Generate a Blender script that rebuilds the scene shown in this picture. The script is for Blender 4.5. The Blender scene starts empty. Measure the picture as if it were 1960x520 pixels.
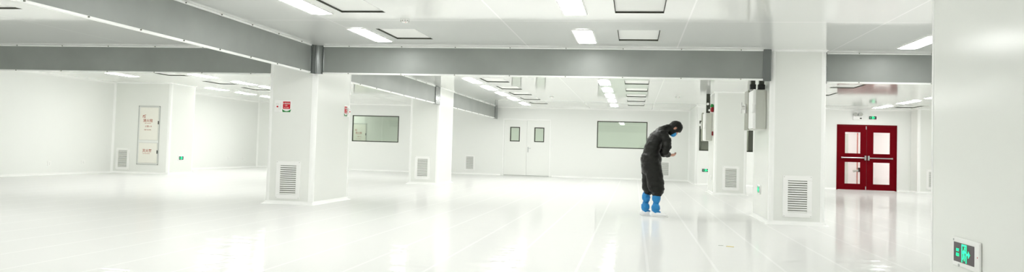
import bpy, bmesh, math, random
from mathutils import Vector, Matrix, noise
random.seed(7)
R = math.radians
PI = math.pi
S = bpy.context.scene
COL = S.collection

# ------------------------------------------------------------------ camera, world, exposure
cam_d = bpy.data.cameras.new('camera')
cam = bpy.data.objects.new('camera', cam_d); COL.objects.link(cam)
S.camera = cam
F_PX, CY_PX = 1537.2, 222.7
cam_d.sensor_fit = 'HORIZONTAL'; cam_d.sensor_width = 36.0
cam_d.lens = F_PX / 1960 * 36.0
cam_d.shift_y = (CY_PX - 260.0) / 1960
cam_d.clip_start = 0.05; cam_d.clip_end = 200
_y, _p, _r = R(8.716), R(2.311), R(1.632)
fw = Vector((-math.sin(_y) * math.cos(_p), math.cos(_y) * math.cos(_p), math.sin(_p)))
rt = Vector((math.cos(_y), math.sin(_y), 0)); up = rt.cross(fw)
r2 = math.cos(_r) * rt + math.sin(_r) * up
u2 = -math.sin(_r) * rt + math.cos(_r) * up
m = Matrix((r2, u2, -fw)).transposed().to_4x4()
m.translation = Vector((0, 0, 1.043))
cam.matrix_world = m

w = bpy.data.worlds.new('world'); S.world = w; w.use_nodes = True
w.node_tree.nodes['Background'].inputs[0].default_value = (0.9, 0.95, 1.0, 1)
w.node_tree.nodes['Background'].inputs[1].default_value = 0.02
S.view_settings.view_transform = 'Standard'
S.view_settings.look = 'None'
S.view_settings.gamma = 1.0
S.view_settings.use_curve_mapping = False
S.view_settings.exposure = 0.0
LAMP = 21.1            # emission of the ceiling lamps
S.cycles.max_bounces = 14
S.cycles.diffuse_bounces = 9
S.cycles.glossy_bounces = 6
S.cycles.transparent_max_bounces = 16
S.cycles.sample_clamp_indirect = 6.0
S.cycles.use_denoising = True
S.cycles.caustics_reflective = False
S.cycles.caustics_refractive = False
S.cycles.blur_glossy = 0.5

# ------------------------------------------------------------------ materials
def mat(name, col, rough=0.5, spec=0.5, metal=0.0, bump=None, emit=None, estr=1.0, vary=None):
    mt = bpy.data.materials.new(name); mt.use_nodes = True
    nt = mt.node_tree; b = nt.nodes['Principled BSDF']
    b.inputs['Base Color'].default_value = (*col, 1)
    b.inputs['Roughness'].default_value = rough
    b.inputs['Specular IOR Level'].default_value = spec
    b.inputs['Metallic'].default_value = metal
    if emit:
        b.inputs['Emission Color'].default_value = (*emit, 1)
        b.inputs['Emission Strength'].default_value = estr
    tc = None
    if bump or vary:
        tc = nt.nodes.new('ShaderNodeNewGeometry')
    if bump:
        n = nt.nodes.new('ShaderNodeTexNoise'); n.inputs['Scale'].default_value = bump[0]; n.inputs['Detail'].default_value = 2.5
        bp = nt.nodes.new('ShaderNodeBump'); bp.inputs['Strength'].default_value = 1.0; bp.inputs['Distance'].default_value = bump[1]
        sc = nt.nodes.new('ShaderNodeVectorMath'); sc.operation = 'MULTIPLY'
        sc.inputs[1].default_value = bump[2] if len(bump) > 2 else (1, 1, 1)
        nt.links.new(tc.outputs['Position'], sc.inputs[0]); nt.links.new(sc.outputs[0], n.inputs['Vector'])
        nt.links.new(n.outputs['Fac'], bp.inputs['Height']); nt.links.new(bp.outputs['Normal'], b.inputs['Normal'])
    if vary:
        n2 = nt.nodes.new('ShaderNodeTexNoise'); n2.inputs['Scale'].default_value = vary[0]; n2.inputs['Detail'].default_value = 4
        rp = nt.nodes.new('ShaderNodeValToRGB')
        rp.color_ramp.elements[0].position = 0.3; rp.color_ramp.elements[1].position = 0.7
        rp.color_ramp.elements[0].color = (*[c * (1 - vary[1]) for c in col], 1)
        rp.color_ramp.elements[1].color = (*[min(1, c * (1 + vary[1])) for c in col], 1)
        nt.links.new(tc.outputs['Position'], n2.inputs['Vector'])
        nt.links.new(n2.outputs['Fac'], rp.inputs['Fac']); nt.links.new(rp.outputs['Color'], b.inputs['Base Color'])
    return mt

def line_mask(nt, sep_out, pitch, offset, width):
    """1 on a thin joint repeated every PITCH metres, else 0"""
    def mth(op, a, bval=None):
        nd = nt.nodes.new('ShaderNodeMath'); nd.operation = op
        nt.links.new(a, nd.inputs[0])
        if bval is not None: nd.inputs[1].default_value = bval
        return nd.outputs[0]
    a = mth('ADD', sep_out, -offset + pitch * 100)
    a = mth('DIVIDE', a, pitch); a = mth('FRACT', a); a = mth('MULTIPLY', a, pitch)
    return mth('LESS_THAN', a, width)

def seam_mat(name, col, seam, rough, xs, ys, bump=None, spec=0.5):
    mt = mat(name, col, rough, spec, bump=bump)
    nt = mt.node_tree; b = nt.nodes['Principled BSDF']
    g = nt.nodes.new('ShaderNodeNewGeometry'); sp = nt.nodes.new('ShaderNodeSeparateXYZ')
    nt.links.new(g.outputs['Position'], sp.inputs[0])
    a = line_mask(nt, sp.outputs[0], *xs)
    mx = nt.nodes.new('ShaderNodeMath'); mx.operation = 'MAXIMUM'
    nt.links.new(a, mx.inputs[0])
    if ys:
        c = line_mask(nt, sp.outputs[1], *ys); nt.links.new(c, mx.inputs[1])
    else: mx.inputs[1].default_value = 0
    mc = nt.nodes.new('ShaderNodeMix'); mc.data_type = 'RGBA'
    nt.links.new(mx.outputs[0], mc.inputs['Factor'])
    mc.inputs['A'].default_value = (*col, 1); mc.inputs['B'].default_value = (*seam, 1)
    nt.links.new(mc.outputs['Result'], b.inputs['Base Color'])
    return mt

def gloss_coat(mt, rough, ior, amount):
    """thin worn wax coat: a mirror-like layer weaker than bare gloss"""
    nt = mt.node_tree; b = nt.nodes['Principled BSDF']; out = nt.nodes['Material Output']
    g = nt.nodes.new('ShaderNodeBsdfGlossy'); g.inputs['Roughness'].default_value = rough
    f = nt.nodes.new('ShaderNodeFresnel'); f.inputs['IOR'].default_value = ior
    k = nt.nodes.new('ShaderNodeMath'); k.operation = 'MULTIPLY'; k.inputs[1].default_value = amount
    mx = nt.nodes.new('ShaderNodeMixShader')
    nt.links.new(b.inputs['Normal'].links[0].from_socket, g.inputs['Normal'])
    nt.links.new(f.outputs[0], k.inputs[0]); nt.links.new(k.outputs[0], mx.inputs[0])
    nt.links.new(b.outputs[0], mx.inputs[1]); nt.links.new(g.outputs[0], mx.inputs[2]); nt.links.new(mx.outputs[0], out.inputs[0])

def glass_mat(name, tint, ior=1.5):
    mt = bpy.data.materials.new(name); mt.use_nodes = True
    nt = mt.node_tree; nt.nodes.clear()
    o = nt.nodes.new('ShaderNodeOutputMaterial'); mx = nt.nodes.new('ShaderNodeMixShader')
    t = nt.nodes.new('ShaderNodeBsdfTransparent'); g = nt.nodes.new('ShaderNodeBsdfGlossy')
    f = nt.nodes.new('ShaderNodeFresnel'); f.inputs['IOR'].default_value = ior
    t.inputs[0].default_value = (*tint, 1); g.inputs['Roughness'].default_value = 0.02
    g.inputs[0].default_value = (0.95, 0.97, 0.95, 1)
    nt.links.new(f.outputs[0], mx.inputs[0]); nt.links.new(t.outputs[0], mx.inputs[1]); nt.links.new(g.outputs[0], mx.inputs[2])
    nt.links.new(mx.outputs[0], o.inputs[0])
    return mt

M = {}
M['floor'] = seam_mat('epoxy_floor', (0.868, 0.871, 0.86), (0.94, 0.941, 0.935), 0.075, (0.62, 0.13, 0.026), None, bump=(2.2, 0.0042, (0.6, 1.9, 1.0)), spec=0.0)
gloss_coat(M['floor'], 0.05, 1.3, 0.62)
M['ceiling'] = seam_mat('ceiling_panel', (0.81, 0.82, 0.80), (0.95, 0.95, 0.94), 0.07, (2.36, 0.62, 0.02), (8.9, 10.23, 0.035), spec=1.0)
M['wall'] = mat('wall_panel', (0.86, 0.87, 0.848), 0.3, 0.5)
M['pillar'] = mat('pillar_panel', (0.83, 0.843, 0.81), 0.18, 0.5)
M['trim'] = mat('white_trim', (0.93, 0.935, 0.92), 0.3)
M['white'] = mat('white_paint', (0.9, 0.9, 0.885), 0.35)
M['door'] = mat('white_door', (0.86, 0.87, 0.845), 0.3)
M['curtain'] = mat('curtain_cloth', (0.295, 0.312, 0.296), 0.42, 0.4, 0.2, vary=(1.7, 0.07))
M['curtain_end'] = mat('curtain_corner', (0.20, 0.215, 0.21), 0.2, 0.8, 0.7)
M['dark'] = mat('dark_gap', (0.045, 0.05, 0.035), 0.6)
M['black'] = mat('black_plastic', (0.012, 0.014, 0.012), 0.4)
M['steel'] = mat('steel', (0.6, 0.61, 0.6), 0.28, metal=1.0)
M['bolt'] = mat('bolt', (0.22, 0.23, 0.2), 0.4, metal=0.8)
M['red_door'] = mat('red_paint', (0.15, 0.001, 0.005), 0.45, 0.05)
M['glass'] = glass_mat('clear_glass', (0.97, 0.97, 0.97))
M['tint'] = glass_mat('tinted_glass', (0.85, 0.90, 0.84), 1.6)
M['smoked'] = glass_mat('smoked_glass', (0.8, 0.82, 0.78), 1.45)
M['lamp'] = mat('lamp_diffuser', (0.9, 0.9, 0.9), 0.4, emit=(1.0, 1.0, 0.975), estr=LAMP)
M['lamp2'] = mat('corridor_lamp', (0.9, 0.9, 0.9), 0.4, emit=(1.0, 0.985, 0.97), estr=LAMP)
M['corridor'] = mat('corridor_wall', (0.93, 0.895, 0.89), 0.5)
M['plate'] = mat('filter_plate', (0.86, 0.865, 0.84), 0.4)
M['cabinet'] = mat('cabinet_grey', (0.56, 0.57, 0.52), 0.35)
M['cabinet_door'] = mat('cabinet_door', (0.24, 0.245, 0.185), 0.35)
M['hydrant'] = mat('hydrant_door', (0.84, 0.83, 0.76), 0.35)
M['alu'] = mat('aluminium_edge', (0.50, 0.51, 0.49), 0.35, metal=0.5)
M['text_red'] = mat('brown_red_ink', (0.42, 0.10, 0.05), 0.5)
M['red'] = mat('red_sign', (0.58, 0.006, 0.02), 0.4, 0.25)
M['vent_back'] = mat('vent_backing', (0.17, 0.18, 0.14), 0.6)
M['dark_red'] = mat('dark_red', (.22, .006, .012), .4, .25)
M['green'] = mat('green_sign', (0.01, 0.22, 0.04), 0.4)
M['screen'] = mat('sign_screen', (0.035, 0.016, 0.025), 0.3)
M['glow'] = mat('sign_green', (0.02, 0.5, 0.28), 0.4, emit=(0.0, 0.95, 0.33), estr=1.5)
M['cloth'] = mat('black_nylon', (0.006, 0.0065, 0.0045), 0.45, 0.26, bump=(55, 0.003))
M['boot'] = mat('blue_boot', (0.008, 0.21, 0.50), 0.5, bump=(70, 0.003))
M['mask'] = mat('blue_mask', (0.03, 0.28, 0.62), 0.6)
M['skin'] = mat('skin', (0.52, 0.27, 0.19), 0.5, vary=(30, 0.06))
M['hair'] = mat('hair', (0.012, 0.01, 0.009), 0.5)
M['shoe'] = mat('white_shoe', (0.88, 0.88, 0.87), 0.45)
M['yellow'] = mat('yellow_scrap', (0.66, 0.55, 0.22), 0.6)
M['scuff'] = mat('grey_scrap', (0.45, 0.46, 0.42), 0.6)

# ------------------------------------------------------------------ helpers
class MB:
    def __init__(s): s.v = []; s.f = []
    def add(s, vs, fs):
        o = len(s.v); s.v += [tuple(v) for v in vs]; s.f += [tuple(i + o for i in f) for f in fs]; return s
    def box(s, x0, x1, y0, y1, z0, z1):
        if x0 > x1: x0, x1 = x1, x0
        if y0 > y1: y0, y1 = y1, y0
        if z0 > z1: z0, z1 = z1, z0
        return s.add([(x0,y0,z0),(x1,y0,z0),(x1,y1,z0),(x0,y1,z0),(x0,y0,z1),(x1,y0,z1),(x1,y1,z1),(x0,y1,z1)],
                     [(0,3,2,1),(4,5,6,7),(0,1,5,4),(1,2,6,5),(2,3,7,6),(3,0,4,7)])
    def ring(s, x0, x1, z0, z1, t, y0, y1):
        """rectangular frame in the xz plane, border t inside the outline"""
        s.box(x0, x1, y0, y1, z1 - t, z1); s.box(x0, x1, y0, y1, z0, z0 + t)
        s.box(x0, x0 + t, y0, y1, z0 + t, z1 - t); s.box(x1 - t, x1, y0, y1, z0 + t, z1 - t); return s
    def prism(s, pts, axis, a, b):
        """extrude the polygon pts (2-D) along axis 0/1/2 from a to b"""
        def P(p, t):
            return {0: (t, p[0], p[1]), 1: (p[0], t, p[1]), 2: (p[0], p[1], t)}[axis]
        n = len(pts)
        s.add([P(p, a) for p in pts] + [P(p, b) for p in pts],
              [tuple(range(n)), tuple(range(2 * n - 1, n - 1, -1))] + [(i, i + n, (i + 1) % n + n, (i + 1) % n) for i in range(n)])
        return s
    def cyl(s, p, q, r, n=12, r1=None):
        p, q = Vector(p), Vector(q); d = (q - p).normalized()
        a = d.orthogonal().normalized(); b = d.cross(a); r1 = r if r1 is None else r1
        vs = [p + (a * math.cos(2*PI*i/n) + b * math.sin(2*PI*i/n)) * r for i in range(n)] + \
             [q + (a * math.cos(2*PI*i/n) + b * math.sin(2*PI*i/n)) * r1 for i in range(n)]
        return s.add(vs, [tuple(range(n - 1, -1, -1)), tuple(range(n, 2*n))] + [(i, (i+1) % n, (i+1) % n + n, i + n) for i in range(n)])
    def lathe(s, c, prof, n=20):
        """prof [(r, z)] around the vertical axis through c"""
        k = len(prof); vs = [(c[0] + r*math.cos(2*PI*i/n), c[1] + r*math.sin(2*PI*i/n), c[2] + z) for i in range(n) for r, z in prof]
        fs = [(i*k + j, ((i+1) % n)*k + j, ((i+1) % n)*k + j + 1, i*k + j + 1) for i in range(n) for j in range(k - 1)]
        return s.add(vs, fs)
    def build(s, name, m, parent=None, bevel=0.0, smooth=False, seg=2):
        me = bpy.data.meshes.new(name); me.from_pydata(s.v, [], s.f); me.update()
        bm = bmesh.new(); bm.from_mesh(me)
        bmesh.ops.recalc_face_normals(bm, faces=bm.faces[:])
        bm.to_mesh(me); bm.free()
        me.materials.append(m)
        if smooth:
            for p in me.polygons: p.use_smooth = True
        o = bpy.data.objects.new(name, me); COL.objects.link(o)
        if parent: o.parent = parent
        if bevel:
            b = o.modifiers.new('bevel', 'BEVEL'); b.width = bevel; b.segments = seg; b.limit_method = 'ANGLE'; b.angle_limit = R(40)
        return o

def tag(o, label=None, cat=None, group=None, kind=None):
    if label: o['label'] = label
    if cat: o['category'] = cat
    if group: o['group'] = group
    if kind: o['kind'] = kind
    return o
def thing(name, label, cat, loc=(0, 0, 0), rz=0.0, group=None, kind=None):
    o = bpy.data.objects.new(name, None); COL.objects.link(o); o.empty_display_size = 0.1
    o.location = loc; o.rotation_euler = (0, 0, rz)
    return tag(o, label, cat, group, kind)
KIDS = {}
def kids(o): return [c for c in bpy.data.objects if c.parent == o]
def dup(root, loc, rz=None, label=None, group=None):
    def cp(o, par):
        c = o.copy(); COL.objects.link(c)
        if par: c.parent = par
        for k in kids(o): cp(k, c)
        return c
    r = cp(root, None); r.location = loc
    if rz is not None: r.rotation_euler = (0, 0, rz)
    if label: r['label'] = label
    if group: r['group'] = group
    return r
def struct(name, mb, m, parent=None, bevel=0.0, smooth=False, label=None, cat=None):
    o = mb.build(name, m, parent, bevel, smooth)
    if parent is None: tag(o, label, cat, kind='structure')
    return o
def text_mesh(name, body, size, m, parent, loc, rz=0.0, depth=0.001, align='CENTER', sx=1.0, offset=0.0):
    """upright lettering facing local -y, centred on loc"""
    cu = bpy.data.curves.new(name, 'FONT'); cu.body = body; cu.size = size; cu.extrude = depth
    cu.align_x = align; cu.align_y = 'CENTER'; cu.offset = offset
    t = bpy.data.objects.new('tmp', cu); COL.objects.link(t)
    dg = bpy.context.evaluated_depsgraph_get(); dg.update()
    me = bpy.data.meshes.new_from_object(t.evaluated_get(dg))
    bpy.data.objects.remove(t); bpy.data.curves.remove(cu)
    me.name = name
    me.transform(Matrix.Translation(Vector(loc)) @ Matrix.Rotation(rz, 4, 'Z') @ Matrix.Rotation(PI/2, 4, 'X') @ Matrix.Diagonal((sx, 1, 1, 1)))
    me.materials.clear(); me.materials.append(m)
    o = bpy.data.objects.new(name, me); COL.objects.link(o); o.parent = parent
    return o

# ------------------------------------------------------------------ layout
H = 2.7
ZB = 2.215                      # lower edge of the smoke curtains
XLW, XRW = -15.4, 13.5          # side walls
YB, YBR, YF = 31.24, 28.3, -4.5 # back wall, nearer back wall on the right, wall behind the camera
XL0, XL1 = -6.205, -5.361       # left pillars
XR0, XR1 = 2.076, 2.909         # right pillars
Y1, Y1B = 12.95, 14.65
Y2, Y2B = 21.72, 23.4

LAMPS_MID = [9.05, 11.63, 14.2, 16.8, 19.42, 21.7, 23.95, 26.2, 28.9]
filters = []                    # centres of the recessed ceiling filters
for yy in (9.1, 11.5, 19.25, 21.55, 23.75, 26.0, 28.35):
    filters.append((0.025, yy, 'mid')); filters.append((-3.4, yy, 'side'))
for yy in (18.85, 21.5, 23.75): filters.append((-11.8, yy, 'far left'))
filters.append((-8.3, 8.9, 'near left'))
for yy in (19.4, 21.9): filters.append((4.81, yy, 'right'))
filters.append((8.42, 26.55, 'right'))
FX, FY = 0.285, 0.53            # half size of a filter opening

# ------------------------------------------------------------------ the shell
struct('floor', MB().box(XLW - .3, XRW + .3, YF - .3, 36.5, -0.1, 0), M['floor'])
def sheet_with_holes(x0, x1, y0, y1, z, holes):
    xs = sorted({x0, x1} | {round(v, 4) for h in holes for v in (h[0] - FX, h[0] + FX)})
    ys = sorted({y0, y1} | {round(v, 4) for h in holes for v in (h[1] - FY, h[1] + FY)})
    mb = MB()
    idx = {(i, j): i * len(ys) + j for i in range(len(xs)) for j in range(len(ys))}
    mb.v = [(x, y, z) for x in xs for y in ys]
    for i in range(len(xs) - 1):
        for j in range(len(ys) - 1):
            cx, cy = (xs[i] + xs[i+1]) / 2, (ys[j] + ys[j+1]) / 2
            if any(abs(cx - h[0]) < FX and abs(cy - h[1]) < FY for h in holes): continue
            mb.f.append((idx[i, j], idx[i, j+1], idx[i+1, j+1], idx[i+1, j]))
    return mb
ce = sheet_with_holes(XLW - .3, XRW + .3, YF - .3, 36.5, H, filters)
me = bpy.data.meshes.new('ceiling'); me.from_pydata(ce.v, [], ce.f); me.materials.append(M['ceiling'])
o = bpy.data.objects.new('ceiling', me); COL.objects.link(o); tag(o, kind='structure')

struct('wall_left', MB().box(XLW - .15, XLW, YF, YB + .15, 0, H), M['wall'])
struct('wall_right', MB().box(XRW, XRW + .15, YF, YBR, 0, H), M['wall'])
struct('wall_front', MB().box(XLW, XRW, YF - .15, YF, 0, H), M['wall'])
T = 0.12
WIN1 = (-11.33, -9.38, 1.17, 2.23)
WIN2 = (-1.44, 0.48, 1.18, 2.22)
WIN3 = (2.20, 3.99, 1.17, 2.2)
D1 = (-5.13, -3.22, 0.0, 2.235)
D2 = (6.71, 8.61, 0.0, 2.18)
def wall_x(name, x0, x1, y, holes):
    mb = MB(); x = x0
    for h in sorted(holes):
        mb.box(x, h[0], y, y + T, 0, H)
        if h[2] > 0: mb.box(h[0], h[1], y, y + T, 0, h[2])
        mb.box(h[0], h[1], y, y + T, h[3], H); x = h[1]
    mb.box(x, x1, y, y + T, 0, H)
    return struct(name, mb, M['wall'])
wall_x('wall_back', XLW, XR0, YB, [WIN1, WIN2, D1])
wall_x('wall_back_right', XR0, XRW, YBR, [WIN3, D2])
struct('wall_return', MB().box(XR0, XR0 + T, YBR + T, YB + .3, 0, H), M['wall'])
# rooms beyond the back walls (seen through the glass)
struct('wall_far_room_back', MB().box(XLW, XR0, 35.2, 35.3, 0, H), M['wall'])
struct('wall_far_room_left', MB().box(XLW - .1, XLW, YB + T, 35.2, 0, H), M['wall'])
struct('wall_far_room_right', MB().box(XR0, XR0 + .1, YB + .3, 35.3, 0, H), M['wall'])
struct('wall_far_room_middle', MB().box(-7.6, -7.5, YB + T, 35.2, 0, H), M['wall'])
mb = MB(); mb.box(6.1, 6.2, YBR + T, 34.2, 0, H); mb.box(9.4, 9.5, YBR + T, 34.2, 0, H); mb.box(6.1, 9.5, 34.2, 34.3, 0, H)
struct('wall_corridor', mb, M['corridor'])
mb = MB(); mb.box(2.2, 2.3, YBR + T, 31.5, 0, H); mb.box(5.2, 5.3, YBR + T, 31.5, 0, H); mb.box(2.2, 5.3, 31.5, 31.6, 0, H)
struct('wall_dark_room', mb, M['cabinet'])
# coved skirting and ceiling mouldings
def cove(name, segs, top=False, r=0.055):
    """segs: (axis, a, b, plane, dir): runs along axis at plane, bulging towards dir"""
    mb = MB()
    for ax, a, b, pl, d in segs:
        pts = [(0, 0), (r, 0)] + [(r * (1 - math.sin(t)), r * (1 - math.cos(t))) for t in [PI/10*k for k in range(1, 5)]] + [(0, r)]
        pts = [(pl + d * u, (H - v) if top else v) for u, v in pts]
        mb.prism([(p[0], p[1]) for p in pts], 0 if ax == 'x' else 1, a, b)
    return struct(name, mb, M['trim'])
cove('baseboard_back', [('x', XLW, D1[0] - .06, YB, -1), ('x', D1[1] + .06, XR0, YB, -1)])
cove('baseboard_back_right', [('x', XR0, D2[0] - .02, YBR, -1), ('x', D2[1] + .02, 9.03, YBR, -1), ('x', 10.2, XRW, YBR, -1)])
cove('baseboard_return', [('y', YBR, YB, XR0, -1)])
cove('baseboard_left', [('y', YF, 21.93, XLW, 1), ('y', 23.27, YB, XLW, 1)])
cove('trim_1', [('x', XLW, XR0, YB, -1)], top=True)
cove('trim_2', [('x', XR0, XRW, YBR, -1)], top=True)
cove('trim_3', [('y', YF, YB, XLW, 1)], top=True)
# white corner profiles where walls meet
for i, (x, y, sx, sy) in enumerate([(XLW, YB, 1, -1), (XR0, YB, -1, -1), (XLW, 21.93, 1, -1)]):
    mb = MB(); mb.prism([(x, y), (x + sx*.05, y), (x + sx*.02, y + sy*.02), (x, y + sy*.05)], 2, 0, H)
    struct('trim_%d' % (i + 4), mb, M['trim'])
mb = MB(); mb.cyl((XR0 + .035, YBR + .03, 0), (XR0 + .035, YBR + .03, H), .045, 16)
struct('trim_7', mb, M['trim'], smooth=True)

def pillar(name, label, x0, x1, y0, y1, corners='abcd'):
    t = thing(name, label, 'pillar', ((x0+x1)/2, (y0+y1)/2, 0), 0, kind='structure')
    a, b = (x1-x0)/2, (y1-y0)/2; c = 0.05
    pts = [(-a+c,-b),(a-c,-b),(a-c,-b+c),(a,-b+c),(a,b-c),(a-c,b-c),(a-c,b),(-a+c,b),(-a+c,b-c),(-a,b-c),(-a,-b+c),(-a+c,-b+c)]
    MB().prism(pts, 2, 0, H).build('panel', M['pillar'], t)
    for k, (sx, sy) in zip('abcd', ((-1,-1),(1,-1),(1,1),(-1,1))):
        if k not in corners: continue
        ctr = (sx*(a-c), sy*(b-c))
        arc = [(ctr[0] + sx*(c+.003)*math.cos(q), ctr[1] + sy*(c+.003)*math.sin(q)) for q in [PI/2*i/8 for i in range(9)]]
        flange = .022
        pts2 = [(sx*(a+.003), sy*(b-c-flange))] + arc + [(sx*(a-c-flange), sy*(b+.003))] + [(sx*(a-c-flange), sy*(b-.01)), (sx*(a-.01), sy*(b-c-flange))]
        MB().prism(pts2, 2, 0, H).build('corner_profile', M['trim'], t)
    r = .055
    for nm, top in (('base_cove', 0), ('top_cove', 1)):
        mb = MB()
        prof = [(0, 0), (r, 0), (r*.55, r*.16), (r*.16, r*.55), (0, r)]
        if top: prof = [(u*.5, H - v*.5) for u, v in prof]
        n = len(prof)
        loop = [(-1,-1),(1,-1),(1,1),(-1,1)]
        vs = [(sx*(a+u), sy*(b+u), z) for sx, sy in loop for u, z in prof]
        fs = [(i*n+j, ((i+1) % 4)*n+j, ((i+1) % 4)*n+(j+1) % n, i*n+(j+1) % n) for i in range(4) for j in range(n)]
        mb.add(vs, fs); mb.build(nm, M['trim'], t)
    return t
pillar('pillar', 'white pillar carrying a red and green alarm notice on its front', XL0, XL1, Y1, Y1B)
pillar('pillar', 'white pillar standing deeper in the hall with a vent, left of the white double door', XL0, XL1, Y2, Y2B)
pillar('pillar', 'white pillar with electrical cabinet high on its side, between the person and red door', XR0, XR1, Y1, Y1B)
pillar('pillar', 'white pillar behind the cabinet pillar, with red alarm bell on its side', XR0, XR1, Y2, Y2B)
pillar('pillar', 'huge near white pillar at the right edge bearing a lit exit sign', XR0, XR1, 4.25, 6.1)
pillar('pillar', 'white wall pilaster with the fire hydrant cabinet set in its front', XLW, -13.577, 21.93, 23.27, 'bc')
pillar('pillar', 'narrow white pilaster just right of the red double door', 9.03, 10.2, 27.55, YBR, 'ab')

# ------------------------------------------------------------------ smoke curtains
def curtain(label, p, q, side, bolts=6, end0=0.0, end1=0.0):
    """hangs between p and q (x, y); side = +1/-1: which side of the run the bolts are on (left of p->q = +1)"""
    p, q = Vector(p), Vector(q); L = (q - p).length
    t = thing('smoke_curtain', label, 'smoke curtain', (p.x, p.y, H), math.atan2(q.y - p.y, q.x - p.x), 'smoke curtains under the ceiling')
    D = H - ZB; th = 0.012
    MB().box(0, L, -th, th, -D + .022, -.024).build('cloth', M['curtain'], t)
    MB().box(0, L, -.028, .028, -.028, -.001).build('top_track', M['trim'], t, .004)
    MB().box(0, L, -.024, .024, -D, -D + .027).build('bottom_bar', M['trim'], t, .006)
    for e, x in ((end0, 0.0), (end1, L)):
        if e: MB().box(x - e if x else 0, x if x else e, -.035, .035, -D - .01, -.002).build('end_post', M['curtain_end'], t, .004)
    for i in range(bolts):
        x = L * (i + .5) / bolts
        for z in (-.015, -D + .0135):
            y = side * (.028 if z > -.1 else .024)
            MB().cyl((x, y - side*.004, z), (x, y + side*.014, z), .0085, 8).build('bolt', M['bolt'], t)
    return t
XC, YC = -5.395, 12.90
curtain('grey smoke curtain running toward the viewer from the alarm-notice pillar', (XC, 4.2), (XC, YC - .19), -1, 10)
mc = curtain('long grey smoke curtain spanning the two front pillars above the person', (XC + .165, YC), (XR0 - .005, YC), -1, 8, 0, .12)
# rounded corner sheet that joins the two runs
mb = MB(); n = 14; rr = .165; D0 = -(H - ZB)
pts = [(-rr + rr*(1 - math.cos(PI/2*i/n)), -rr*(1 - math.sin(PI/2*i/n))) for i in range(n + 1)]
mb.prism(pts + [(x - .02, y + .02) for x, y in reversed(pts)], 2, D0, -.002)
for (x, y) in (pts[0], pts[n], pts[n // 2]):
    mb.cyl((x, y, D0), (x, y, -.002), .017, 12)
mb.build('corner_sheet', M['curtain_end'], mc, smooth=False)
curtain('grey smoke curtain in the left bay, from left wall to alarm-notice pillar', (XLW, 13.2), (XL0 - .004, 13.2), -1, 10)
curtain('short grey smoke curtain above the red door, right of the cabinet pillar', (XR1 + .004, 13.2), (XRW, 13.2), -1, 10, .05)
curtain('grey smoke curtain above the left window, from alarm-notice pillar to the deeper pillar', (XC, Y1B + .004), (XC, Y2 - .004), -1, 7, 0, .5)
curtain('farthest grey smoke curtain, from the deeper left pillar to the back wall', (XC, Y2B + .004), (XC, YB - .03), -1, 7, 0, .55)

# ------------------------------------------------------------------ ceiling lamps
def make_lamp():
    t = thing('ceiling_light', 'lit', 'ceiling light', (0, 0, H))
    mb = MB(); a, b = .15, .66
    mb.box(-a, -a + .018, -b, b, -.010, -.001); mb.box(a - .018, a, -b, b, -.010, -.001)
    mb.box(-a + .018, a - .018, -b, -b + .018, -.010, -.001); mb.box(-a + .018, a - .018, b - .018, b, -.010, -.001)
    mb.build('frame', M['white'], t)
    mb = MB()
    n = 6; A = a - .019; Bq = b - .019
    pr = [(-A + 2*A*i/n, -.010 - .006*math.sin(PI*i/n)) for i in range(n + 1)]
    mb.prism([(x, z) for x, z in pr] + [(A, -.002), (-A, -.002)], 1, -Bq, Bq)
    mb.build('diffuser', M['lamp'], t)
    return t
lamp0 = make_lamp(); _used = [False]
def lamp(x, y, label, group):
    if not _used[0]:
        _used[0] = True; lamp0.location = (x, y, H); lamp0['label'] = label; lamp0['group'] = group; return lamp0
    return dup(lamp0, (x, y, H), None, label, group)
ordw = ['nearest', 'second', 'third', 'fourth', 'fifth']
for xr, row, rown in ((-.745, 'central', 'central row of ceiling lights'), (-3.975, 'pillar-side', 'ceiling light row beside the left pillars')):
    near_i = 0
    for yy in [-1.2, 1.3, 3.9, 6.45] + LAMPS_MID:  # row lamps out of view are unseen, kept to light the hall
        if (xr > -1 and yy == 3.9) or (xr < -1 and yy in (14.2, 3.9)): continue
        if yy < 8: lb = 'ceiling light of the %s row, overhead before the first smoke curtain and out of view' % row
        elif yy < 10: lb = 'nearest cut-off ceiling light of the %s row, at the top of the photo' % row
        elif yy < 13: lb = 'long lit ceiling light just before the long smoke curtain, %s row' % row
        elif yy < 18: lb = 'ceiling light of the %s row hidden behind the long smoke curtain' % row
        else:
            lb = '%s ceiling light beyond the long smoke curtain, %s row' % (['nearest', 'second', 'third', 'fourth', 'farthest'][near_i], row); near_i += 1
        lamp(xr, yy, lb, rown)
for i, yy in enumerate((19.25, 24.1, 26.05, 27.9)):
    lamp(-13.33, yy, ['ceiling light against the left wall pilaster, above the fire hydrant cabinet', 'first ceiling light past the hydrant pilaster, along the left wall',
         'second ceiling light past the hydrant pilaster, along the left wall', 'last ceiling light past the hydrant pilaster, half hidden by the front pillar'][i], 'ceiling lights along the left wall').scale = (1.25, .76, 1)
for i, yy in enumerate((19.24, 21.46, 23.1)):
    lamp(-11.03, yy, ['ceiling light right of the hydrant pilaster, touching the left smoke curtain', 'second ceiling light of the left bay inner row, beyond the smoke curtain',
         'third ceiling light of the left bay inner row, at the front pillar edge'][i], 'inner row of ceiling lights in the left bay').scale = (1.25, .76, 1)
for yy in (-1.2, 2.5, 5.5, 8.2):  # unseen lamps added to brighten the near left bay
    for xx in (-11.03, -8.6):
        lamp(xx, yy, 'added ceiling light of the left bay, before the smoke curtain and out of view', 'added out of view lights of the left bay')
for yy in (14.6, 16.9):  # unseen lamps behind the left curtain, added for brightness
    for xx in (-11.03, -8.2):
        lamp(xx, yy, 'added ceiling light of the left bay hidden behind its smoke curtain', 'added hidden lights of the left bay')
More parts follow.
